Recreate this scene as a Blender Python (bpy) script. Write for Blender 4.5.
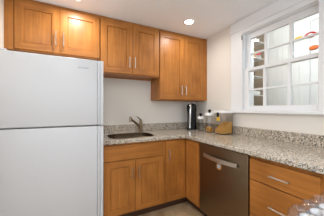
import bpy, bmesh, math, random
from mathutils import Vector, Matrix
random.seed(7)
scene = bpy.context.scene
for o in list(bpy.data.objects):
    bpy.data.objects.remove(o)
COL = scene.collection
R = math.radians

# ---------------------------------------------------------------- room numbers (metres)
D, W, H = 2.497, 1.903, 2.36          # back wall, right wall, ceiling
U = 2.178                              # door faces of the wall cabinets
F, G = 1.861, 1.267                    # door faces of the base cabinets (back run, right run)
CT, CB = 0.914, 0.876                  # worktop top and underside

# ---------------------------------------------------------------- camera
cam_d = bpy.data.cameras.new('camera')
cam = bpy.data.objects.new('camera', cam_d)
COL.objects.link(cam)
cam_d.sensor_width = 36.0
cam_d.sensor_fit = 'HORIZONTAL'
cam_d.lens = 174.79 / 324 * 36
cam_d.shift_y = 0.9 / 324
cam_d.clip_start = 0.02
cam.location = (0, 0, 1.242)
cam.rotation_euler = (R(90), 0, -R(26.62))
scene.camera = cam

# ---------------------------------------------------------------- world, lights, exposure
wd = bpy.data.worlds.new('daylight')
scene.world = wd
wd.use_nodes = True
bg = wd.node_tree.nodes['Background']
bg.inputs['Color'].default_value = (0.87, 0.97, 1.10, 1)
bg.inputs['Strength'].default_value = 2.2

CAN_W, CAN_E = 5.2, 22.0              # recessed ceiling lamps: watts, glow of the lens
NEXT_ROOM_W = 29.0                     # unseen ceiling lamp added for the room behind the window

vs = scene.view_settings
scene.display_settings.display_device = 'sRGB'
vs.view_transform = 'Standard'
vs.look = 'None'
vs.gamma = 1.0
vs.use_curve_mapping = False
vs.exposure = 0.35

# ---------------------------------------------------------------- materials
def srgb(r, g, b):
    f = lambda c: (c / 255 / 12.92) if c <= 10 else ((c / 255 + 0.055) / 1.055) ** 2.4
    return (f(r), f(g), f(b), 1)

def newmat(name):
    m = bpy.data.materials.new(name)
    m.use_nodes = True
    nt = m.node_tree
    return m, nt, nt.nodes['Principled BSDF']

def plain(name, col, rough=0.5, metal=0.0, bump=0.0, bscale=200, spec=0.5, coat=0.0, var=0.0):
    m, nt, b = newmat(name)
    b.inputs['Base Color'].default_value = col
    b.inputs['Roughness'].default_value = rough
    b.inputs['Metallic'].default_value = metal
    b.inputs['Specular IOR Level'].default_value = spec
    b.inputs['Coat Weight'].default_value = coat
    tc = nt.nodes.new('ShaderNodeTexCoord')
    n = nt.nodes.new('ShaderNodeTexNoise')
    n.inputs['Scale'].default_value = bscale
    n.inputs['Detail'].default_value = 3
    nt.links.new(tc.outputs['Object'], n.inputs['Vector'])
    if bump:
        bp = nt.nodes.new('ShaderNodeBump')
        bp.inputs['Strength'].default_value = bump
        bp.inputs['Distance'].default_value = 0.002
        nt.links.new(n.outputs['Fac'], bp.inputs['Height'])
        nt.links.new(bp.outputs['Normal'], b.inputs['Normal'])
    if var:
        mx = nt.nodes.new('ShaderNodeMix'); mx.data_type = 'RGBA'
        mx.inputs[6].default_value = tuple(c * (1 - var) for c in col[:3]) + (1,)
        mx.inputs[7].default_value = tuple(min(1, c * (1 + var)) for c in col[:3]) + (1,)
        nt.links.new(n.outputs['Fac'], mx.inputs[0])
        nt.links.new(mx.outputs[2], b.inputs['Base Color'])
    return m

def ramp(nt, stops, interp='LINEAR'):
    r = nt.nodes.new('ShaderNodeValToRGB')
    r.color_ramp.interpolation = interp
    el = r.color_ramp.elements
    el[0].position, el[0].color = stops[0]
    el[1].position, el[1].color = stops[1]
    for p, c in stops[2:]:
        e = el.new(p); e.color = c
    return r

def wood(name, axis, c0, c1, rough=0.40):
    m, nt, b = newmat(name)
    tc = nt.nodes.new('ShaderNodeTexCoord')
    mp = nt.nodes.new('ShaderNodeMapping')
    s = [28, 28, 28]; s['xyz'.index(axis)] = 1.6
    mp.inputs['Scale'].default_value = s
    nt.links.new(tc.outputs['Object'], mp.inputs['Vector'])
    n = nt.nodes.new('ShaderNodeTexNoise')
    n.inputs['Scale'].default_value = 1.6
    n.inputs['Detail'].default_value = 5
    n.inputs['Distortion'].default_value = 0.6
    nt.links.new(mp.outputs['Vector'], n.inputs['Vector'])
    n2 = nt.nodes.new('ShaderNodeTexNoise')          # broad maple figure
    n2.inputs['Scale'].default_value = 5
    nt.links.new(tc.outputs['Object'], n2.inputs['Vector'])
    ad = nt.nodes.new('ShaderNodeMath'); ad.operation = 'MULTIPLY_ADD'
    ad.inputs[1].default_value = 0.45
    nt.links.new(n2.outputs['Fac'], ad.inputs[0])
    mu = nt.nodes.new('ShaderNodeMath'); mu.operation = 'MULTIPLY'; mu.inputs[1].default_value = 0.55
    nt.links.new(n.outputs['Fac'], mu.inputs[0])
    nt.links.new(mu.outputs[0], ad.inputs[2])
    rp = ramp(nt, [(0.32, c0), (0.68, c1)])
    nt.links.new(ad.outputs[0], rp.inputs['Fac'])
    nt.links.new(rp.outputs['Color'], b.inputs['Base Color'])
    b.inputs['Roughness'].default_value = rough
    b.inputs['Coat Weight'].default_value = 0.10
    b.inputs['Specular IOR Level'].default_value = 0.35
    b.inputs['Coat Roughness'].default_value = 0.27
    return m

def granite():
    m, nt, b = newmat('granite')
    tc = nt.nodes.new('ShaderNodeTexCoord')
    v = nt.nodes.new('ShaderNodeTexVoronoi'); v.inputs['Scale'].default_value = 150
    nt.links.new(tc.outputs['Object'], v.inputs['Vector'])
    sp = nt.nodes.new('ShaderNodeSeparateColor')
    nt.links.new(v.outputs['Color'], sp.inputs['Color'])
    n = nt.nodes.new('ShaderNodeTexNoise'); n.inputs['Scale'].default_value = 26; n.inputs['Detail'].default_value = 4
    nt.links.new(tc.outputs['Object'], n.inputs['Vector'])
    ad = nt.nodes.new('ShaderNodeMath'); ad.operation = 'MULTIPLY_ADD'
    ad.inputs[1].default_value = 0.55; ad.inputs[2].default_value = -0.275
    nt.links.new(n.outputs['Fac'], ad.inputs[0])
    su = nt.nodes.new('ShaderNodeMath'); su.operation = 'ADD'
    nt.links.new(sp.outputs[0], su.inputs[0]); nt.links.new(ad.outputs[0], su.inputs[1])
    rp = ramp(nt, [(0.0, srgb(58, 48, 42)), (0.14, srgb(136, 120, 104)), (0.27, srgb(168, 160, 150)),
                   (0.45, srgb(196, 184, 166)), (0.68, srgb(208, 194, 168)), (0.86, srgb(222, 216, 206)),
                   (0.97, srgb(150, 118, 84))], 'CONSTANT')
    nt.links.new(su.outputs[0], rp.inputs['Fac'])
    nt.links.new(rp.outputs['Color'], b.inputs['Base Color'])
    b.inputs['Roughness'].default_value = 0.11
    return m

def thin_glass(name, tint=(0.96, 0.97, 0.97, 1), ior=1.45, rough=0.0):
    m = bpy.data.materials.new(name); m.use_nodes = True
    nt = m.node_tree
    nt.nodes.remove(nt.nodes['Principled BSDF'])
    out = nt.nodes['Material Output']
    tr = nt.nodes.new('ShaderNodeBsdfTransparent'); tr.inputs['Color'].default_value = tint
    gl = nt.nodes.new('ShaderNodeBsdfGlossy'); gl.inputs['Roughness'].default_value = rough
    lw = nt.nodes.new('ShaderNodeLayerWeight'); lw.inputs['Blend'].default_value = 0.5
    pw = nt.nodes.new('ShaderNodeMath'); pw.operation = 'POWER'; pw.inputs[1].default_value = 4.0     # Schlick, the same from both sides
    nt.links.new(lw.outputs['Facing'], pw.inputs[0])
    f0 = ((ior - 1) / (ior + 1)) ** 2
    fr = nt.nodes.new('ShaderNodeMath'); fr.operation = 'MULTIPLY_ADD'
    fr.inputs[1].default_value = 0.8 * (1 - f0); fr.inputs[2].default_value = f0
    nt.links.new(pw.outputs[0], fr.inputs[0])
    mx = nt.nodes.new('ShaderNodeMixShader')
    nt.links.new(fr.outputs[0], mx.inputs[0]); nt.links.new(tr.outputs[0], mx.inputs[1]); nt.links.new(gl.outputs[0], mx.inputs[2])
    nt.links.new(mx.outputs[0], out.inputs['Surface'])
    return m

def emit(name, col, s):
    m, nt, b = newmat(name)
    b.inputs['Base Color'].default_value = col
    b.inputs['Emission Color'].default_value = col
    b.inputs['Emission Strength'].default_value = s
    return m

def brushed(name, col, axis, rough=0.33):
    m, nt, b = newmat(name)
    tc = nt.nodes.new('ShaderNodeTexCoord')
    mp = nt.nodes.new('ShaderNodeMapping')
    s = [300, 300, 300]; s['xyz'.index(axis)] = 3
    mp.inputs['Scale'].default_value = s
    n = nt.nodes.new('ShaderNodeTexNoise'); n.inputs['Scale'].default_value = 1.0
    nt.links.new(tc.outputs['Object'], mp.inputs['Vector']); nt.links.new(mp.outputs['Vector'], n.inputs['Vector'])
    mr = nt.nodes.new('ShaderNodeMapRange')
    mr.inputs['To Min'].default_value = rough - 0.05; mr.inputs['To Max'].default_value = rough + 0.09
    nt.links.new(n.outputs['Fac'], mr.inputs['Value']); nt.links.new(mr.outputs['Result'], b.inputs['Roughness'])
    b.inputs['Base Color'].default_value = col
    b.inputs['Metallic'].default_value = 1.0
    return m

def beadboard():
    m, nt, b = newmat('beadboard_paint')
    b.inputs['Base Color'].default_value = srgb(240, 240, 238)
    b.inputs['Roughness'].default_value = 0.45
    tc = nt.nodes.new('ShaderNodeTexCoord')
    wv = nt.nodes.new('ShaderNodeTexWave'); wv.wave_type = 'BANDS'; wv.bands_direction = 'Y'
    wv.inputs['Scale'].default_value = 3.4
    nt.links.new(tc.outputs['Object'], wv.inputs['Vector'])
    rp = ramp(nt, [(0.0, (0, 0, 0, 1)), (0.05, (1, 1, 1, 1))])
    nt.links.new(wv.outputs['Fac'], rp.inputs['Fac'])
    bp = nt.nodes.new('ShaderNodeBump'); bp.inputs['Distance'].default_value = 0.006; bp.inputs['Strength'].default_value = 0.8
    nt.links.new(rp.outputs['Color'], bp.inputs['Height']); nt.links.new(bp.outputs['Normal'], b.inputs['Normal'])
    return m

def tile():
    m, nt, b = newmat('floor_tile')
    tc = nt.nodes.new('ShaderNodeTexCoord')
    br = nt.nodes.new('ShaderNodeTexBrick')
    br.offset = 0.0
    br.inputs['Scale'].default_value = 1.0
    br.inputs['Brick Width'].default_value = 0.33; br.inputs['Row Height'].default_value = 0.33
    br.inputs['Mortar Size'].default_value = 0.004
    br.inputs['Color1'].default_value = srgb(176, 142, 98); br.inputs['Color2'].default_value = srgb(164, 130, 88)
    br.inputs['Mortar'].default_value = srgb(140, 122, 100)
    mp = nt.nodes.new('ShaderNodeMapping'); mp.inputs['Rotation'].default_value = (0, 0, R(45))
    nt.links.new(tc.outputs['Object'], mp.inputs['Vector']); nt.links.new(mp.outputs['Vector'], br.inputs['Vector'])
    n = nt.nodes.new('ShaderNodeTexNoise'); n.inputs['Scale'].default_value = 9; n.inputs['Detail'].default_value = 6
    nt.links.new(tc.outputs['Object'], n.inputs['Vector'])
    rp = ramp(nt, [(0.35, srgb(150, 124, 94)), (0.65, srgb(206, 192, 168))])
    nt.links.new(n.outputs['Fac'], rp.inputs['Fac'])
    mx = nt.nodes.new('ShaderNodeMix'); mx.data_type = 'RGBA'; mx.inputs[0].default_value = 0.4
    nt.links.new(br.outputs['Color'], mx.inputs[6]); nt.links.new(rp.outputs['Color'], mx.inputs[7])
    nt.links.new(mx.outputs[2], b.inputs['Base Color'])
    b.inputs['Roughness'].default_value = 0.35
    return m

WC0, WC1 = srgb(145, 89, 35), srgb(187, 122, 56)
M = dict(
    wood_v=wood('maple_upright_grain', 'z', WC0, WC1),
    wood_x=wood('maple_level_grain', 'x', WC0, WC1),
    wood_y=wood('maple_drawer_grain', 'y', WC0, WC1),
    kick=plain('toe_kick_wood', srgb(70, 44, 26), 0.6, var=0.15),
    nickel=brushed('brushed_nickel', srgb(205, 200, 192), 'z', 0.28),
    granite=granite(),
    wall=plain('wall_paint', srgb(231, 225, 215), 0.8, bump=0.05, bscale=300),
    ceil=plain('ceiling_paint', srgb(245, 248, 252), 0.85, bump=0.04, bscale=250),
    trim=plain('trim_paint', srgb(235, 236, 236), 0.4, bump=0.02),
    bead=beadboard(),
    fridge=plain('fridge_enamel', srgb(203, 205, 207), 0.38, bump=0.12, bscale=420),
    fridge_plastic=plain('fridge_plastic', srgb(210, 212, 214), 0.3),
    gasket=plain('gasket_rubber', srgb(120, 120, 118), 0.7),
    dark=plain('black_plastic', srgb(17, 16, 15), 0.4, spec=0.2, var=0.1),
    steel=brushed('dishwasher_steel', srgb(134, 116, 94), 'z', 0.36),
    steel_bright=brushed('bright_steel', srgb(206, 200, 190), 'y', 0.38),
    sink=brushed('sink_steel', srgb(150, 134, 112), 'x', 0.2),
    bronze=plain('faucet_nickel', srgb(138, 120, 96), 0.25, metal=1.0),
    chrome=plain('chrome', srgb(225, 225, 225), 0.12, metal=1.0),
    glass=thin_glass('window_glass', ior=1.4),
    jar=thin_glass('canister_plastic', (0.80, 0.775, 0.745, 1), 1.6, 0.03),
    tumbler=thin_glass('drinking_glass', (0.97, 0.97, 0.97, 1), 2.0, 0.04),
    white=plain('white_plastic', srgb(240, 240, 238), 0.35),
    cereal=plain('cereal', srgb(240, 176, 92), 0.7, bump=1.0, bscale=60, var=0.4),
    taupe=plain('taupe_paint', srgb(148, 132, 112), 0.8, var=0.05),
    tile=tile(),
    orange=plain('orange_glaze', srgb(236, 106, 30), 0.3),
    red=plain('red_glaze', srgb(190, 30, 28), 0.3),
    yellow=plain('yellow_glaze', srgb(240, 196, 60), 0.3),
    green=plain('lime_glaze', srgb(190, 205, 40), 0.35),
    pink=plain('rose_glaze', srgb(206, 92, 88), 0.4),
    brown=plain('brown_glaze', srgb(86, 62, 46), 0.4),
    tan=plain('tan_card', srgb(196, 150, 104), 0.5),
    blue=plain('pale_blue_card', srgb(176, 204, 228), 0.4),
    can_lens=emit('lamp_lens', (1.0, 0.93, 0.82, 1), CAN_E),
    lamp_glow=emit('lamp_diffuser', (1.0, 0.97, 0.93, 1), 5.0),
    cart=plain('dark_metal', srgb(40, 37, 36), 0.35, metal=0.6),
    painted_reflection=plain('reflection_white', srgb(238, 238, 238), 0.5),  # white painted in for the bright reflection low on the glasses
)

# ---------------------------------------------------------------- mesh helpers
class MB:
    """Collects shapes (world coordinates) for ONE mesh."""
    def __init__(self): self.bm = bmesh.new()
    def box(self, x0, x1, y0, y1, z0, z1, bev=0.0, seg=2):
        t = bmesh.new()
        r = bmesh.ops.create_cube(t, size=1)
        for v in t.verts:
            v.co = Vector(((x0 + x1) / 2 + v.co.x * (x1 - x0), (y0 + y1) / 2 + v.co.y * (y1 - y0), (z0 + z1) / 2 + v.co.z * (z1 - z0)))
        if bev:
            bmesh.ops.bevel(t, geom=t.edges[:], offset=bev, segments=seg, profile=0.5, affect='EDGES')
        return self.merge(t)
    def merge(self, t, mat=None):
        if mat is not None: t.transform(mat)
        me = bpy.data.meshes.new('tmp'); t.to_mesh(me); t.free()
        self.bm.from_mesh(me); bpy.data.meshes.remove(me)
        return self
    def lathe(self, prof, c, axis='z', n=32, cap=True):
        t = bmesh.new(); rings = []
        for r, h in prof:
            rings.append([t.verts.new((r * math.cos(2 * math.pi * i / n), r * math.sin(2 * math.pi * i / n), h)) for i in range(n)])
        for a, b in zip(rings, rings[1:]):
            for i in range(n):
                t.faces.new((a[i], a[(i + 1) % n], b[(i + 1) % n], b[i]))
        if cap:
            t.faces.new(rings[0][::-1]); t.faces.new(rings[-1])
        bmesh.ops.recalc_face_normals(t, faces=t.faces[:])
        rot = {'z': Matrix(), 'y': Matrix.Rotation(R(90), 4, 'X'), 'x': Matrix.Rotation(R(-90), 4, 'Y')}[axis]
        return self.merge(t, Matrix.Translation(Vector(c)) @ rot)
    def tube(self, pts, rad, n=12):
        t = bmesh.new(); pts = [Vector(p) for p in pts]; rings = []
        rads = rad if isinstance(rad, (list, tuple)) else [rad] * len(pts)
        up = Vector((0, 0, 1))
        for k, p in enumerate(pts):
            d = (pts[min(k + 1, len(pts) - 1)] - pts[max(k - 1, 0)]).normalized()
            ref = up if abs(d.dot(up)) < 0.95 else Vector((1, 0, 0))
            a = d.cross(ref).normalized(); b = a.cross(d).normalized()
            rings.append([t.verts.new(p + rads[k] * (a * math.cos(2 * math.pi * i / n) + b * math.sin(2 * math.pi * i / n))) for i in range(n)])
        for a, b in zip(rings, rings[1:]):
            for i in range(n): t.faces.new((a[i], a[(i + 1) % n], b[(i + 1) % n], b[i]))
        t.faces.new(rings[0][::-1]); t.faces.new(rings[-1])
        bmesh.ops.recalc_face_normals(t, faces=t.faces[:])
        return self.merge(t)
    def loft(self, rings, cap0=False, cap1=True):
        t = bmesh.new(); rv = [[t.verts.new(p) for p in r] for r in rings]; n = len(rv[0])
        for a, b in zip(rv, rv[1:]):
            for i in range(n): t.faces.new((a[i], a[(i + 1) % n], b[(i + 1) % n], b[i]))
        if cap0: t.faces.new(rv[0][::-1])
        if cap1: t.faces.new(rv[-1])
        bmesh.ops.recalc_face_normals(t, faces=t.faces[:])
        return self.merge(t)
    def build(self, name, mat, parent=None, smooth=False):
        off = parent_loc(parent) if parent else Vector()
        bmesh.ops.translate(self.bm, verts=self.bm.verts[:], vec=-off)
        me = bpy.data.meshes.new(name); self.bm.to_mesh(me); self.bm.free()
        me.materials.append(mat)
        if mat.name == 'maple_upright_grain': me.materials.append(M['wood_x'])
        if smooth:
            me.polygons.foreach_set('use_smooth', [True] * len(me.polygons))
            me.set_sharp_from_angle(angle=R(38))
        o = bpy.data.objects.new(name, me); COL.objects.link(o)
        if parent: o.parent = parent
        return o

def parent_loc(p):
    v = Vector()
    while p: v += p.location; p = p.parent
    return v

def props(o, label=None, cat=None, group=None, kind=None):
    if label: o['label'] = label
    if cat: o['category'] = cat
    if group: o['group'] = group
    if kind: o['kind'] = kind
    return o

def thing(name, loc, label, cat, group=None):
    o = bpy.data.objects.new(name, None); COL.objects.link(o); o.location = loc
    o.empty_display_size = 0.05
    return props(o, label, cat, group)

def struct(name, mb, mat, parent=None):
    return props(mb.build(name, mat, parent), kind='structure')

def rrect(x0, x1, y0, y1, r, n=6):
    """Rounded-rectangle outline, counter-clockwise."""
    pts = []
    for cx, cy, a in ((x1 - r, y0 + r, -90), (x1 - r, y1 - r, 0), (x0 + r, y1 - r, 90), (x0 + r, y0 + r, 180)):
        for k in range(n + 1):
            t = R(a + 90 * k / n); pts.append((cx + r * math.cos(t), cy + r * math.sin(t)))
    return pts

def plate(name, outline, holes, z0, z1, mat, parent=None, bevel=0.0):
    """A flat slab with holes, as one mesh."""
    cu = bpy.data.curves.new(name + '_outline', 'CURVE'); cu.dimensions = '2D'; cu.fill_mode = 'BOTH'
    cu.extrude = (z1 - z0) / 2 - bevel; cu.bevel_depth = bevel; cu.bevel_resolution = 2; cu.offset = -bevel
    for pl in [outline] + holes:
        s = cu.splines.new('POLY'); s.points.add(len(pl) - 1); s.use_cyclic_u = True
        for p, q in zip(s.points, pl): p.co = (q[0], q[1], 0, 1)
    t = bpy.data.objects.new('tmp', cu); COL.objects.link(t)
    dg = bpy.context.evaluated_depsgraph_get()
    me = bpy.data.meshes.new_from_object(t.evaluated_get(dg))
    bpy.data.objects.remove(t); bpy.data.curves.remove(cu)
    me.transform(Matrix.Translation(Vector((0, 0, (z0 + z1) / 2)) - (parent_loc(parent) if parent else Vector())))
    me.name = name; me.materials.clear(); me.materials.append(mat)
    o = bpy.data.objects.new(name, me); COL.objects.link(o)
    if parent: o.parent = parent
    return o

def shaker(a0, a1, z0, z1, front, depth, face, stile=0.08, rec=0.009, flat=False):
    """A framed cabinet door as an MB. face 'y': a = X and it looks towards -Y; face 'x': a = Y and it looks towards -X."""
    t = bmesh.new()
    def P(a, z, d):
        return t.verts.new((a, front + d, z) if face == 'y' else (front + d, a, z))
    def ring(i, d): return [P(a0 + i, z0 + i, d), P(a1 - i, z0 + i, d), P(a1 - i, z1 - i, d), P(a0 + i, z1 - i, d)]
    rr = [ring(0, depth), ring(0, 0.003), ring(0.003, 0.0)]
    if not flat: rr += [ring(stile - 0.004, 0.0), ring(stile - 0.001, 0.004), ring(stile, rec + 0.003), ring(stile + 0.003, rec + 0.003), ring(stile + 0.004, rec)]
    for k, (a, b) in enumerate(zip(rr, rr[1:])):
        for i in range(4):
            fc = t.faces.new((a[i], a[(i + 1) % 4], b[(i + 1) % 4], b[i]))
            if not flat and k == 2 and i in (0, 2): fc.material_index = 1        # rails: grain runs level
    t.faces.new(rr[0][::-1]); t.faces.new(rr[-1])
    bmesh.ops.recalc_face_normals(t, faces=t.faces[:])
    return MB().merge(t)

def pull(p0, p1, out):
    """Bow bar pull between two points on a door face; out = unit vector away from the face."""
    p0, p1, out = Vector(p0), Vector(p1), Vector(out)
    d = (p1 - p0).normalized(); m = MB()
    e = 0.012
    m.tube([p0 + out * 0.030, p0 + (p1 - p0) * 0.5 + out * 0.033, p1 + out * 0.030], 0.0055, 10)
    for q in (p0 + d * e, p1 - d * e):
        m.tube([q + out * 0.0005, q + out * 0.029], 0.0048, 10)
    return m

# ---------------------------------------------------------------- the setting
struct('floor', MB().box(-2.6, W, -1.6, D, -0.06, 0), M['tile'])
struct('ceiling', MB().box(-2.6, W, -1.6, D, H, H + 0.06), M['ceil'])
struct('wall_back', MB().box(-2.6, W + 0.12, D, D + 0.1, -0.06, 2.96), M['wall'])
wb = MB()                                               # unseen side behind the camera: walls added, openings shaped to light from higher
wb.box(-2.7, W, -1.7, -1.6, -0.06, 1.05); wb.box(-2.7, W, -1.7, -1.6, 2.2, H + 0.06)
wb.box(-2.7, -2.6, 0.9, D, -0.06, H + 0.06); wb.box(-2.7, -2.6, -1.7, 0.9, -0.06, 1.05); wb.box(-2.7, -2.6, -1.7, 0.9, 2.2, H + 0.06)
struct('wall_rear', wb, M['wall'])
struct('wall_left', MB().box(-0.72, -0.608, 1.30, D, 0, H), M['wall'])
OY0, OY1, OZ0, OZ1 = 0.690, 1.514, 1.222, 2.185        # window opening
wr = MB()
wr.box(W, W + 0.12, -1.6, OY0, 0, 2.96); wr.box(W, W + 0.12, OY1, D, 0, 2.96)
wr.box(W, W + 0.12, OY0, OY1, 0, OZ0); wr.box(W, W + 0.12, OY0, OY1, OZ1, 2.96)
struct('wall_right', wr, M['wall'])

# window_1: casing, sashes of two rows by three panes, stool
win = bpy.data.objects.new('window_1', None); COL.objects.link(win); win.location = (W, 1.1, OZ0)
props(win, kind='structure')
c = MB()
c.box(W - 0.020, W - 0.0005, 1.514, 1.686, OZ0, 2.235, 0.002)             # left board
c.box(W - 0.020, W - 0.0005, 0.570, 0.744, OZ0, 2.235, 0.002)             # right board
c.box(W - 0.020, W - 0.0005, 0.744, 1.514, OZ1, 2.235, 0.001)
c.box(W - 0.034, W - 0.0005, 0.555, 1.692, 2.235, H - 0.001, 0.003)       # head board
c.build('casing', M['trim'], win)
j = MB()                                                                   # jamb lining
j.box(W + 0.0, W + 0.118, 1.508, 1.5135, OZ0, OZ1); j.box(W, W + 0.118, 0.6905, 0.696, OZ0, OZ1)
j.box(W + 0.0, W + 0.118, 0.696, 1.508, OZ1 - 0.006, OZ1 - 0.0005)
j.build('jamb', M['trim'], win)
s = MB()
s.box(W - 0.045, W - 0.0005, 0.555, 1.700, 1.192, 1.221, 0.005)
s.box(W - 0.0005, W + 0.118, 0.697, 1.507, 1.2225, 1.2285)
s.build('stool', M['trim'], win)
def sash(name, x0, x1, z0, z1, lo, hi, zm, st=0.062):
    o = MB()
    a0, a1 = 0.697, 1.507
    o.box(x0, x1, a1 - st, a1, z0, z1, 0.003); o.box(x0, x1, a0, a0 + st, z0, z1, 0.003)
    o.box(x0, x1, a0 + st, a1 - st, z0, z0 + lo, 0.003); o.box(x0, x1, a0 + st, a1 - st, z1 - hi, z1, 0.003)
    xm = (x0 + x1) / 2
    for y in (0.995, 1.250):
        o.box(x0 + 0.004, x1 - 0.004, y - 0.0145, y + 0.0145, z0 + lo, z1 - hi, 0.004)
    o.box(x0 + 0.005, x1 - 0.005, a0 + st, a1 - st, zm - 0.010, zm + 0.010, 0.004)
    so = o.build(name, M['trim'], win)
    g = MB().box(xm - 0.0015, xm + 0.0015, a0 + st - 0.004, a1 - st + 0.004, z0 + lo - 0.004, z1 - hi + 0.004)
    g.build('glass', M['glass'], so)
    return so
sash('lower_sash', W + 0.010, W + 0.044, 1.229, 1.742, 0.050, 0.038, 1.474)
sash('upper_sash', W + 0.047, W + 0.081, 1.704, 2.178, 0.038, 0.066, 1.922)
hg = MB()
hg.tube([(W - 0.022, 1.512, 2.108), (W - 0.022, 1.512, 2.165)], 0.006, 8)
hg.build('hinge', M['bronze'], win)

# the room seen through the window
FX, EY = 3.53, 2.30
struct('wall_far', MB().box(FX, FX + 0.1, -1.2, EY, 0, 2.9), M['bead'])
struct('wall_end', MB().box(W + 0.12, FX, EY, EY + 0.1, 0, 2.9), M['taupe'])
struct('wall_near', MB().box(W + 0.12, FX, -1.3, -1.2, 0, 2.9), M['trim'])
struct('ceiling_beyond', MB().box(W + 0.12, FX, -1.2, EY, 2.9, 2.96), M['ceil'])
struct('floor_beyond', MB().box(W + 0.12, FX, -1.2, EY, -0.06, 0), M['tile'])
struct('trim_1', MB().box(2.46, 2.905, 2.085, EY - 0.001, 0, 2.899, 0.003), M['trim'])
dr = bpy.data.objects.new('door_1', None); COL.objects.link(dr); dr.location = (FX, 1.1, 0); props(dr, kind='structure')
m = MB(); m.box(FX - 0.03, FX - 0.001, 1.50, 1.60, 0, 2.70, 0.004); m.box(FX - 0.03, FX - 0.001, 0.52, 0.62, 0, 2.70, 0.004)
m.box(FX - 0.03, FX - 0.001, 0.52, 1.60, 2.70, 2.80, 0.004)
m.build('door_frame', M['trim'], dr)
shaker(0.625, 1.495, 0.01, 2.695, FX - 0.02, 0.019, 'x', stile=0.12).build('door_panel', M['trim'], dr)

# ---------------------------------------------------------------- refrigerator
fr = thing('refrigerator', (-0.15, 2.1, 0), 'tall white top-freezer refrigerator under the leftmost wall cabinets', 'refrigerator')
FL, FR, FY = -0.575, 0.252, 1.775
b = MB(); b.box(FL + 0.004, FR - 0.006, FY + 0.075, D - 0.03, 0.03, 1.700, 0.008)
b.box(FL + 0.03, FR - 0.03, FY + 0.1, D - 0.05, 0.0, 0.03)
b.build('body', M['fridge'], fr)
MB().box(FL + 0.02, FR - 0.02, FY + 0.066, FY + 0.075, 0.10, 1.69).build('gasket', M['gasket'], fr)
MB().box(FL + 0.01, FR - 0.01, FY + 0.05, FY + 0.074, 0.015, 0.085, 0.004).build('grille', M['gasket'], fr)
def fridge_door(name, z0, z1):
    d = MB().box(FL, FR - 0.052, FY, FY + 0.065, z0, z1, 0.010, 3).build(name, M['fridge'], fr, True)
    h = MB()                                             # full-height moulded edge handle
    h.box(FR - 0.0515, FR, FY + 0.004, FY + 0.065, z0, z1, 0.006, 3)
    h.box(FR - 0.050, FR - 0.034, FY - 0.010, FY + 0.010, z0 + 0.004, z1 - 0.002, 0.006, 3)
    h.box(FR - 0.024, FR - 0.001, FY - 0.016, FY + 0.010, z0 + 0.004, z1 - 0.004, 0.007, 3)
    h.build('handle', M['fridge_plastic'], d, True)
    return d
fz = fridge_door('freezer_door', 1.0875, 1.706)
fridge_door('fridge_door', 0.09, 1.0785)
nb = MB()
nb.box(0.030, 0.122, FY - 0.0022, FY - 0.0002, 1.617, 1.634, 0.001)
nb.box(0.0325, 0.1195, FY - 0.0030, FY - 0.0022, 1.6195, 1.6315, 0.0004)
nb.build('nameplate', plain('nameplate_silver', srgb(192, 195, 198), 0.3), fz)
hc = MB(); hc.box(FL + 0.01, FL + 0.09, FY + 0.01, FY + 0.12, 1.7075, 1.722, 0.005)
hc.build('hinge_cover', M['fridge_plastic'], fr)

# ---------------------------------------------------------------- wall cabinets
def vpull(d, x, z0, z1, face_y):
    x *= 1 - 0.028 / face_y            # the bar stands off the door
    pull((x, face_y, z0), (x, face_y, z1), (0, -1, 0)).build('handle', M['nickel'], d, True)
UG = 'honey maple wall cabinets'
def wall_cabinet(x0, x1, zb, doors, label, hz, depth=0.0205, extra=None):
    t = thing('wall_cabinet', ((x0 + x1) / 2, D, zb), label, 'cabinet', UG)
    m = MB(); yf = U + depth
    m.box(x0, x0 + 0.016, yf + 0.019, D - 0.001, zb, H - 0.0015); m.box(x1 - 0.016, x1, yf + 0.019, D - 0.001, zb, H - 0.0015)
    m.box(x0 + 0.016, x1 - 0.016, D - 0.012, D - 0.001, zb, H - 0.0015)
    m.box(x0 + 0.016, x1 - 0.016, yf + 0.019, D - 0.012, zb + 0.012, zb + 0.028); m.box(x0 + 0.016, x1 - 0.016, yf + 0.019, D - 0.012, H - 0.02, H - 0.0015)
    m.build('body', M['wood_v'], t)
    ff = MB(); w = 0.04
    ff.box(x0, x0 + w, yf, yf + 0.019, zb, H - 0.0015, 0.001); ff.box(x1 - w, x1, yf, yf + 0.019, zb, H - 0.0015, 0.001)
    ff.box(x0 + w, x1 - w, yf, yf + 0.019, zb, zb + w); ff.box(x0 + w, x1 - w, yf, yf + 0.019, H - 0.06, H - 0.0015)
    xm = (doors[0][1] + doors[1][0]) / 2
    ff.box(xm - 0.02, xm + 0.02, yf, yf + 0.019, zb + w, H - 0.06)
    ff.build('face_frame', M['wood_v'], t)
    for k, (a, bb) in enumerate(doors):
        d = shaker(a, bb, zb + 0.014, H - 0.036, U, 0.020, 'y', 0.076).build('door', M['wood_v'], t)
        vpull(d, bb - 0.036 if k == 0 else a + 0.034, hz[0], hz[1], U)
    if extra: MB().box(extra[0], extra[1], U + 0.006, yf - 0.0005, zb, H - 0.0015, 0.001).build('filler_strip', M['wood_v'], t)
    return t
wall_cabinet(-0.606, 0.273, 1.826, ((-0.528, -0.141), (-0.138, 0.267)), 'short two-door maple wall cabinet above the white refrigerator', (1.912, 2.061), extra=(-0.606, -0.533))
wall_cabinet(0.275, 1.054, 1.672, ((0.279, 0.6685), (0.6715, 1.048)), 'mid-height two-door maple wall cabinet above the kitchen sink', (1.765, 1.900))
wall_cabinet(1.056, W - 0.002, 1.368, ((1.061, 1.4615), (1.4645, 1.837)), 'tall two-door maple wall cabinet in the corner above the coffee maker', (1.449, 1.582), extra=(1.841, W - 0.002))

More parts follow.
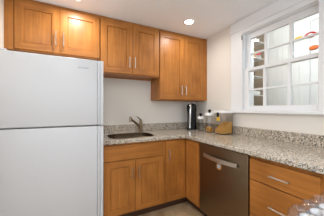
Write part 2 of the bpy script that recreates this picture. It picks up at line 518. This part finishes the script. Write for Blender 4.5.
# ---------------------------------------------------------------- base cabinets
BZ = 0.100
sk = thing('sink_base_cabinet', (0.62, 2.2, 0), 'maple base cabinet with two doors under the sink', 'cabinet', 'honey maple base cabinets')
x0, x1, yf = 0.262, 0.957, F + 0.0205
m = MB()
m.box(x0, x0 + 0.016, yf, D - 0.001, BZ, CB - 0.001); m.box(x1 - 0.016, x1, yf, D - 0.001, BZ, CB - 0.001)
m.box(x0 + 0.016, x1 - 0.016, D - 0.012, D - 0.001, BZ, CB - 0.001); m.box(x0 + 0.016, x1 - 0.016, yf, D - 0.012, BZ, BZ + 0.016)
m.box(x0 + 0.016, x1 - 0.016, yf, yf + 0.018, CB - 0.03, CB - 0.001); m.box(x0 + 0.016, x1 - 0.016, yf, yf + 0.018, 0.66, 0.71)
m.box(0.57, 0.63, yf, yf + 0.018, BZ + 0.016, 0.66)
m.build('body', M['wood_v'], sk)
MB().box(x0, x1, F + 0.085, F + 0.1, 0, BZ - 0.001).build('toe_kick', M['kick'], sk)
shaker(0.268, 0.953, 0.692, 0.853, F, 0.020, 'y', flat=True).build('false_drawer_front', M['wood_x'], sk)
for k, (a, bb) in enumerate(((0.268, 0.6015), (0.6045, 0.953))):
    d = shaker(a, bb, 0.112, 0.684, F, 0.020, 'y', 0.070).build('door', M['wood_v'], sk)
    vpull(d, bb - 0.032 if k == 0 else a + 0.046, 0.490, 0.605, F)

cc = thing('corner_base_cabinet', (1.6, 2.2, 0), 'maple corner base cabinet with two doors meeting in the inside corner', 'cabinet', 'honey maple base cabinets')
xg, cy0 = G + 0.0205, 1.576
m = MB()
m.box(0.958, xg, yf, D - 0.001, BZ, CB - 0.001); m.box(xg, W - 0.001, cy0, D - 0.001, BZ, CB - 0.001)
m.build('body', M['wood_v'], cc)
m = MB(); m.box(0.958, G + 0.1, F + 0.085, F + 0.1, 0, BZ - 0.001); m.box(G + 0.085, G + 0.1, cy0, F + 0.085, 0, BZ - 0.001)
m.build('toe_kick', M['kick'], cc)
d = shaker(0.984, G - 0.004, 0.168 - 0.053, 0.853, F, 0.020, 'y', 0.062).build('door', M['wood_v'], cc)
vpull(d, 1.036, 0.622, 0.752, F)
shaker(1.604, F - 0.004, 0.115, 0.853, G, 0.020, 'x', 0.058).build('door', M['wood_v'], cc)

dc = thing('drawer_cabinet', (1.6, 0.70, 0), 'maple base cabinet of three stacked drawers to the right of the dishwasher', 'cabinet', 'honey maple base cabinets')
MB().box(xg, W - 0.001, 0.400, 0.953, BZ, CB - 0.001).build('body', M['wood_v'], dc)
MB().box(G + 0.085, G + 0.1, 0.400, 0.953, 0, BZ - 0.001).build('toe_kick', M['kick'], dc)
for z0, z1, hz in ((0.681, 0.843, 0.760), (0.404, 0.674, 0.538), (0.115, 0.397, 0.250)):
    d = shaker(0.492, 0.948, z0, z1, G, 0.020, 'x', flat=True).build('drawer', M['wood_y'], dc)
    pull((G, 0.643, hz), (G, 0.777, hz), (-1, 0, 0)).build('handle', M['nickel'], d, True)

# ---------------------------------------------------------------- dishwasher
dw = thing('dishwasher', (1.6, 1.265, 0), 'dark stainless steel dishwasher between the corner cabinet and the drawers', 'dishwasher')
MB().box(G + 0.03, W - 0.05, 0.960, 1.570, 0.10, CB - 0.003).build('tub', M['dark'], dw)
MB().box(G - 0.006, G + 0.0295, 0.958, 1.570, 0.108, 0.866, 0.006, 3).build('door', M['steel'], dw, True)
MB().box(G + 0.06, G + 0.075, 0.962, 1.568, 0.0, 0.098).build('toe_panel', M['dark'], dw)
m = MB(); xd = G - 0.006
hp = []
for k in range(15):                                         # bowed flat handle
    u = k / 14; hp.append((1.482 - u * (1.482 - 1.050), 0.012 + 0.034 * math.sin(math.pi * u)))
rings = []
for y, o in hp:
    x = xd - o
    rings.append([(x - 0.008, y, 0.734), (x + 0.008, y, 0.734), (x + 0.008, y, 0.768), (x - 0.008, y, 0.768)])
m.loft(rings, True, True)
m.box(xd - 0.020, xd - 0.0005, 1.462, 1.482, 0.738, 0.764, 0.002); m.box(xd - 0.020, xd - 0.0005, 1.050, 1.070, 0.738, 0.764, 0.002)
m.build('handle', M['steel_bright'], dw, True)
mg = thing('magnet', (xd, 1.274, 0.684), 'small round magnet with pale blue middle stuck on the dishwasher door', 'magnet')
MB().lathe([(0.033, 0.0004), (0.034, 0.002), (0.033, 0.004), (0.018, 0.0042)], (xd, 1.274, 0.684), 'x', 32).build('rim', M['tan'], mg)
MB().lathe([(0.017, 0.0044), (0.017, 0.0052), (0.015, 0.0056)], (xd, 1.274, 0.684), 'x', 32).build('centre', M['blue'], mg)

# ---------------------------------------------------------------- worktop, sink, faucet
ct = thing('countertop', (1.3, 2.2, CB), 'L-shaped speckled beige granite worktop with low backsplash', 'countertop')
fx, fy = W - 0.666, D - 0.666
arc = []
for k in range(9):
    t = R(90 - 90 * k / 8); r = 0.035
    arc.append((fx - r + r * math.sin(R(90 * k / 8)), fy - r + r * math.cos(R(90 * k / 8))))
outl = [(0.262, D - 0.001), (0.262, fy)] + arc + [(fx, 0.392), (W - 0.001, 0.392), (W - 0.001, D - 0.001)]
SX0, SX1, SY0, SY1 = 0.355, 0.895, 1.915, 2.310
hole = rrect(SX0, SX1, SY0, SY1, 0.13, 8)
slab = plate('slab', outl, [hole[::-1]], CB, CT, M['granite'], ct, 0.004)
MB().box(0.262, W - 0.001, D - 0.021, D - 0.001, CT + 0.0002, 1.016, 0.002).build('backsplash', M['granite'], ct)
MB().box(W - 0.021, W - 0.001, 0.392, D - 0.0215, CT + 0.0002, 1.016, 0.002).build('backsplash', M['granite'], ct)

si = thing('sink', (0.625, 2.11, 0.70), 'oval stainless steel sink bowl set into the granite worktop', 'sink')
def sring(k, z): return [(x, y, z) for x, y in rrect(SX0 + k, SX1 - k, SY0 + k, SY1 - k, 0.13 - min(k, 0.06) * 0.5, 8)]
bw = MB()
bw.loft([sring(-0.006, CB - 0.0015), sring(0.006, CB - 0.0015), sring(0.012, 0.78), sring(0.03, 0.725), sring(0.07, 0.715)], False, True)
bw.build('bowl', M['sink'], si, True)
rim = MB()
rim.loft([sring(0.0012, CB - 0.001), sring(0.0012, CT + 0.0015), sring(-0.010, CT + 0.003), sring(-0.013, CT + 0.0006)], False, False)
rim.build('rim', M['sink'], si, True)
MB().lathe([(0.045, 0.0), (0.045, 0.004), (0.02, 0.004), (0.018, 0.002)], (0.63, 2.12, 0.7155), 'z', 24).build('drain', M['chrome'], si, True)

fa = thing('faucet', (0.855, 2.385, CT), 'brushed nickel single-lever faucet behind the sink', 'faucet')
bx, by = 0.855, 2.385
MB().lathe([(0.032, 0.0005), (0.032, 0.006), (0.026, 0.012)], (bx, by, CT), 'z', 24).build('base', M['bronze'], fa, True)
MB().lathe([(0.0245, 0.012), (0.023, 0.05), (0.022, 0.135), (0.020, 0.160), (0.012, 0.170)], (bx, by, CT), 'z', 24).build('body', M['bronze'], fa, True)
tip = Vector((0.668, 2.245, 1.105)); st = Vector((bx - 0.018, by - 0.014, 0.985))
MB().tube([st, st.lerp(tip, 0.35) + Vector((0, 0, 0.004)), st.lerp(tip, 0.7) + Vector((0, 0, 0.004)), tip], [0.0185, 0.0165, 0.0155, 0.0155], 16).build('spout', M['bronze'], fa, True)
MB().tube([tip + Vector((-0.006, -0.004, 0.034)), tip + Vector((-0.008, -0.006, 0.0)), tip + Vector((-0.010, -0.008, -0.036))], [0.012, 0.017, 0.016], 16).build('spray_head', M['bronze'], fa, True)
MB().tube([(bx, by, 1.082), (bx - 0.020, by - 0.012, 1.098), (bx - 0.055, by - 0.034, 1.124), (bx - 0.075, by - 0.046, 1.134)], [0.012, 0.009, 0.0075, 0.006], 12).build('lever', M['bronze'], fa, True)

# ---------------------------------------------------------------- things on the worktop
cm = thing('coffee_maker', (1.675, 2.295, CT), 'tall black single-serve coffee maker with silver front under the corner cabinet', 'coffee maker')
kx, ky = 1.675, 2.295
cx0, cx1, cyf, cyb = kx - 0.070, kx + 0.082, ky - 0.085, ky + 0.115
zt = 1.322
def cring(z, i=0.0, f=0.0, r=0.03): return [(x, y, z) for x, y in rrect(cx0 + i, cx1 - i, cyf + f + i, cyb - i, r)]
MB().loft([cring(CT + 0.001, 0, 0.012), cring(CT + 0.024, 0, 0.012), cring(CT + 0.030, 0.006, 0.012)], True, True).build('base', M['dark'], cm, True)
MB().loft([cring(CT + 0.031, 0.004, 0.075), cring(zt - 0.121, 0.004, 0.075)], True, True).build('body', M['dark'], cm, True)
MB().loft([cring(zt - 0.120, 0.004), cring(zt - 0.10), cring(zt - 0.035), cring(zt - 0.010, 0.012), cring(zt, 0.03)], True, True).build('brew_head', M['dark'], cm, True)
MB().tube([(kx - 0.022, cyf - 0.004, CT + 0.031), (kx - 0.020, cyf - 0.008, 1.05), (kx - 0.014, cyf - 0.006, 1.24), (kx - 0.008, cyf + 0.004, zt - 0.014), (kx, cyf + 0.05, zt + 0.006), (kx, cyf + 0.12, zt + 0.008)], [0.017, 0.016, 0.016, 0.015, 0.010, 0.008], 14).build('front_trim', M['chrome'], cm, True)
MB().box(cx0 + 0.004, cx0 + 0.026, cyf + 0.02, cyf + 0.070, CT + 0.031, 1.19, 0.008, 3).build('water_tank', thin_glass('tank_plastic', (0.8, 0.81, 0.82, 1), 1.7, 0.1), cm, True)
cm.rotation_euler = (0, 0, -R(36))

def round_canister(x, y, r, h, label, fill):
    t = thing('canister', (x, y, CT), label, 'canister', 'clear canisters on the worktop')
    MB().lathe([(r * 0.94, 0.001), (r, 0.008), (r, h - 0.012), (r * 0.95, h - 0.004)], (x, y, CT), 'z', 32).build('jar', M['jar'], t, True)
    MB().lathe([(r * 0.98, h - 0.003), (r * 1.06, h), (r * 1.06, h + 0.028), (r * 0.98, h + 0.036)], (x, y, CT), 'z', 32).build('lid', M['white'], t, True)
    k = MB().lathe([(0.014, h + 0.0365), (0.012, h + 0.046), (0.020, h + 0.055), (0.0245, h + 0.067), (0.020, h + 0.079), (0.008, h + 0.085)], (x, y, CT), 'z', 20).build('knob', M['dark'], t, True)
    return t
round_canister(1.695, 2.085, 0.046, 0.178, 'smallest clear canister with white lid, next to the coffee maker', None)
round_canister(1.705, 1.905, 0.063, 0.236, 'middle round clear canister with white lid and dark knob', None)
def heap(x0, x1, y0, y1, z0, hfun, name, label, mat, nf=260):
    t = bmesh.new(); n = 14; g = []
    for i in range(n + 1):
        g.append([t.verts.new((x0 + (x1 - x0) * i / n, y0 + (y1 - y0) * k / n, z0 + hfun(i / n, k / n) + random.uniform(-0.004, 0.004))) for k in range(n + 1)])
    for i in range(n):
        for k in range(n): t.faces.new((g[i][k], g[i + 1][k], g[i + 1][k + 1], g[i][k + 1]))
    ed = [e for e in t.edges if e.is_boundary]
    r = bmesh.ops.extrude_edge_only(t, edges=ed)
    for v in [v for v in r['geom'] if isinstance(v, bmesh.types.BMVert)]: v.co.z = z0
    mb = MB().merge(t)
    for _ in range(nf):
        i, k = random.random(), random.random()
        if random.random() < 0.6:                      # against the wall of the jar
            if random.random() < 0.5: k = 0.0
            else: i = 0.0
        hh = hfun(i, k)
        z = z0 + (hh if (i > 0 and k > 0) else random.uniform(0.05, 1) * hh)
        q = bmesh.new(); bmesh.ops.create_icosphere(q, subdivisions=1, radius=0.0055)
        mb.merge(q, Matrix.Translation((x0 + (x1 - x0) * i, y0 + (y1 - y0) * k, z)) @ Matrix.Rotation(random.uniform(0, 6), 4, Vector((random.random(), random.random(), 1))) @ Matrix.Diagonal((1.3, 1.0, 0.55, 1)))
    return props(mb.build(name, mat), label, 'cereal', None, 'stuff')
cl = thing('canister', (1.75, 1.69, CT), 'big rectangular clear canister with flat white lid, half full of cereal', 'canister', 'clear canisters on the worktop')
qx0, qx1, qy0, qy1 = 1.655, 1.855, 1.615, 1.775
jr = MB(); jr.loft([[(x, y, CT + z) for x, y in rrect(qx0 + i, qx1 - i, qy0 + i, qy1 - i, 0.022)] for z, i in ((0.001, 0.008), (0.010, 0.003), (0.272, 0.0))], True, False)
jr.build('jar', M['jar'], cl, True)
ld = MB(); ld.loft([[(x, y, CT + z) for x, y in rrect(qx0 + i, qx1 - i, qy0 + i, qy1 - i, 0.026)] for z, i in ((0.273, -0.004), (0.276, -0.007), (0.298, -0.007), (0.304, -0.002))], True, True)
ld.build('lid', M['white'], cl, True)
lt = MB(); lt.box(qx0 - 0.013, qx0 - 0.0075, 1.665, 1.705, CT + 0.225, CT + 0.282, 0.003)
lt.build('latch', M['dark'], cl)
lb = MB(); lb.box(qx0 - 0.004, qx0 - 0.001, 1.660, 1.712, CT + 0.175, CT + 0.224, 0.001)
lb.build('sticker', M['yellow'], cl)
heap(1.671, 1.839, 1.631, 1.759, CT + 0.011, lambda i, k: 0.050 + 0.095 * max(0, min(1, (i - 0.08) * 1.3)) ** 0.8, 'cereal', 'golden brown cereal heaped inside the big rectangular canister', M['cereal'])
heap(1.672, 1.738, 1.872, 1.938, CT + 0.010, lambda i, k: 0.045 + 0.02 * k, 'cereal', 'small golden heap in the bottom of the middle round canister', M['cereal'], 90)

# ---------------------------------------------------------------- recessed ceiling lamps
LG = 'recessed ceiling lamps'
def can(x, y, label, w=1.0):
    t = thing('recessed_light', (x, y, H), label, 'ceiling light', LG)
    MB().lathe([(0.052, -0.0006), (0.052, -0.004), (0.066, -0.006), (0.075, -0.003), (0.076, -0.0006)], (x, y, H), 'z', 32, False).build('trim_ring', M['white'], t, True)
    MB().lathe([(0.0515, -0.0008), (0.0515, -0.003), (0.0, -0.0045)], (x, y, H), 'z', 32, False).build('lens', M['can_lens'], t, True)
    ld = bpy.data.lights.new('lamp', 'AREA'); ld.shape = 'DISK'; ld.size = 0.10; ld.spread = R(168); ld.energy = CAN_W * w; ld.color = (1.0, 0.975, 0.95)
    lo = bpy.data.objects.new('lamp', ld); COL.objects.link(lo); lo.parent = t; lo.location = (0, 0, -0.008)
can(1.315, 1.85, 'small bright round recessed light in the ceiling before the corner cabinets', 0.72)
can(0.015, 1.935, 'round recessed light in the ceiling before the refrigerator')
can(0.75, -0.55, 'unseen round recessed light added at the rear of the kitchen ceiling')  # out of view, added to help light the room
can(0.015, 0.35, 'unseen round recessed light added in the middle of the kitchen ceiling', 1.3)  # added out of view, strengthened to brighten the drawers
can(-0.42, 1.05, 'unseen round recessed light added in the ceiling nearest the left wall', 0.45)  # unseen fill, added to brighten the left wall cabinets

# ---------------------------------------------------------------- beyond the window: added lamp, shelves, wall ornaments
t = thing('added_ceiling_lamp', (2.28, 1.15, 2.9), 'unseen round white ceiling lamp added to light the room beyond the window', 'ceiling light')  # unseen fixture, added and placed to light the far wall evenly
MB().lathe([(0.16, -0.001), (0.17, -0.03), (0.16, -0.045)], (2.28, 1.15, 2.9), 'z', 32, True).build('base', M['white'], t, True)
MB().lathe([(0.155, -0.046), (0.14, -0.075), (0.08, -0.095), (0.0, -0.10)], (2.28, 1.15, 2.9), 'z', 32, False).build('shade', M['lamp_glow'], t, True)
ld = bpy.data.lights.new('lamp', 'POINT'); ld.shadow_soft_size = 0.12; ld.energy = NEXT_ROOM_W; ld.color = (0.93, 0.98, 1.0)
lo = bpy.data.objects.new('lamp', ld); COL.objects.link(lo); lo.parent = t; lo.location = (0, 0, -0.25)

SG = 'white shelves beyond the window'
def wshelf(z, label):
    o = thing('wall_shelf', (3.2, EY, z), label, 'shelf', SG)
    MB().box(2.906, 3.24, 2.105, EY - 0.001, z, z + 0.014, 0.002).build('board', M['trim'], o)
    MB().box(2.906, 2.925, 2.15, EY - 0.001, z - 0.05, z - 0.0005, 0.002).build('bracket', M['trim'], o)
for z, l in ((2.490, 'top white shelf seen through the left window panes'), (2.180, 'second white shelf from the top seen through the left window panes'),
             (1.835, 'third white shelf from the top seen through the left window panes'), (1.490, 'lowest white shelf seen through the left window panes')):
    wshelf(z, l)
def pot(name, x, y, z, r, h, mat, label, cat):
    o = MB().lathe([(r * 0.7, 0.0005), (r, h * 0.35), (r * 1.02, h * 0.7), (r * 0.85, h), (r * 0.75, h * 0.96), (r * 0.6, h * 0.3)], (x, y, z), 'z', 20).build(name, mat, None, True)
    return props(o, label, cat)
pot('vase', 2.98, 2.16, 2.5045, 0.04, 0.085, M['brown'], 'small dark brown vase on the top shelf beyond the window', 'vase')
bx_ = props(MB().box(2.935, 3.04, 2.13, 2.22, 2.1945, 2.284, 0.003).build('box', M['tan']), 'small tan box on the second shelf beyond the window', 'box')
pot('pot', 2.975, 2.165, 2.2845, 0.032, 0.055, M['green'], 'lime green pot on top of the tan box beyond the window', 'pot')
for k, l in enumerate(('lowest white dish stacked under the red bowl', 'middle white dish stacked under the red bowl', 'topmost white dish stacked under the red bowl')):
    q = MB().lathe([(0.035, 0.0), (0.060, 0.006), (0.078, 0.020), (0.076, 0.021), (0.03, 0.008)], (3.155, 2.20, 2.1945 + k * 0.0222), 'z', 24).build('dish', M['white'], None, True)
    props(q, l, 'dish', 'white dishes beyond the window')
pot('bowl', 3.155, 2.20, 2.2615, 0.07, 0.07, M['pink'], 'rose red bowl on the white dish stack beyond the window', 'bowl')
pot('jar', 2.985, 2.16, 1.8495, 0.04, 0.09, M['brown'], 'brown jar on the third shelf beyond the window', 'jar')
for k, (x, l) in enumerate(((3.00, 'white cup on the lowest shelf, nearer the white upright'), (3.11, 'white cup on the lowest shelf, nearer the beadboard wall'))):
    props(pot('cup', x, 2.15, 1.5045, 0.04, 0.07, M['white'], l, 'cup'), group='white cups beyond the window')

PG = 'oval wall ornaments beyond the window'
def ornament(y, z, ly, lz, mat, label, hollow=False, tilt=0.0):
    x = FX - 0.032
    t = thing('wall_ornament', (x, y, z), label, 'wall ornament', PG)
    def el(k, dx): return [(x - dx, y + ly / 2 * k * math.cos(a), z + lz / 2 * k * math.sin(a)) for a in [2 * math.pi * i / 36 for i in range(36)]]
    o = MB()
    if hollow:
        o.loft([el(1, -0.001), el(1.0, 0.012), el(0.85, 0.02), el(0.54, 0.012), el(0.52, -0.001)], False, False)
        o.build('rim', mat, t, True)
        c = MB(); c.loft([el(0.515, -0.001), el(0.50, 0.008), el(0.3, 0.011)], True, True); c.build('centre', M['white'], t, True)
    else:
        o.loft([el(1, -0.001), el(1.0, 0.010), el(0.8, 0.02), el(0.3, 0.024)], True, True)
        o.build('plaque', mat, t, True)
ornament(1.66, 2.480, 0.120, 0.045, M['yellow'], 'yellow oval wall ornament beyond the window, leftmost of three')
ornament(1.490, 2.468, 0.165, 0.095, M['red'], 'red oval ring ornament with white centre beyond the window', True)
ornament(1.440, 2.246, 0.135, 0.068, M['orange'], 'orange oval wall ornament beyond the window, lowest of three')

# ---------------------------------------------------------------- side table with drying glasses, near right
tb = thing('side_table', (1.0, 0.2, 0), 'dark metal side table at the lower right corner before the drawers', 'table')
TT = 0.742
MB().box(0.74, 1.20, -0.06, 0.452, TT - 0.022, TT, 0.006).build('table_top', M['cart'], tb)
for x in (0.765, 1.175):
    for y in (-0.035, 0.427):
        MB().tube([(x, y, 0.0005), (x, y, TT - 0.0225)], 0.011, 12).build('leg', M['cart'], tb, True)
def make_glass(x, y, z, label):
    t = thing('drinking_glass', (x, y, z), label, 'glass', 'upturned clear glasses')
    pr = [(0.030, 0.0005), (0.033, 0.01), (0.0395, 0.040), (0.0405, 0.058), (0.036, 0.080), (0.0265, 0.094), (0.0215, 0.099)]
    inn = [(r - 0.0022, h) for r, h in pr[:-1]]
    MB().lathe(inn[::1][::-1][::-1][0:0] + pr, (x, y, z), 'z', 32, False).build('bowl', M['tumbler'], t, True)
    MB().lathe([(0.0280, 0.0012), (0.0312, 0.01), (0.0360, 0.032)], (x, y, z), 'z', 32, False).build('reflection_band', M['painted_reflection'], t, True)  # white band stands in for the reflection on the lower glass
    MB().lathe([(0.0214, 0.0992), (0.0205, 0.1015), (0.016, 0.101), (0.010, 0.092), (0.0, 0.090)], (x, y, z), 'z', 32, False).build('foot', M['tumbler'], t, True)
    return t
def dup(root, loc, label):
    r = root.copy(); COL.objects.link(r); r.location = loc; r['label'] = label
    for ch in list(root.children):
        c = ch.copy(); COL.objects.link(c); c.parent = r
    return r
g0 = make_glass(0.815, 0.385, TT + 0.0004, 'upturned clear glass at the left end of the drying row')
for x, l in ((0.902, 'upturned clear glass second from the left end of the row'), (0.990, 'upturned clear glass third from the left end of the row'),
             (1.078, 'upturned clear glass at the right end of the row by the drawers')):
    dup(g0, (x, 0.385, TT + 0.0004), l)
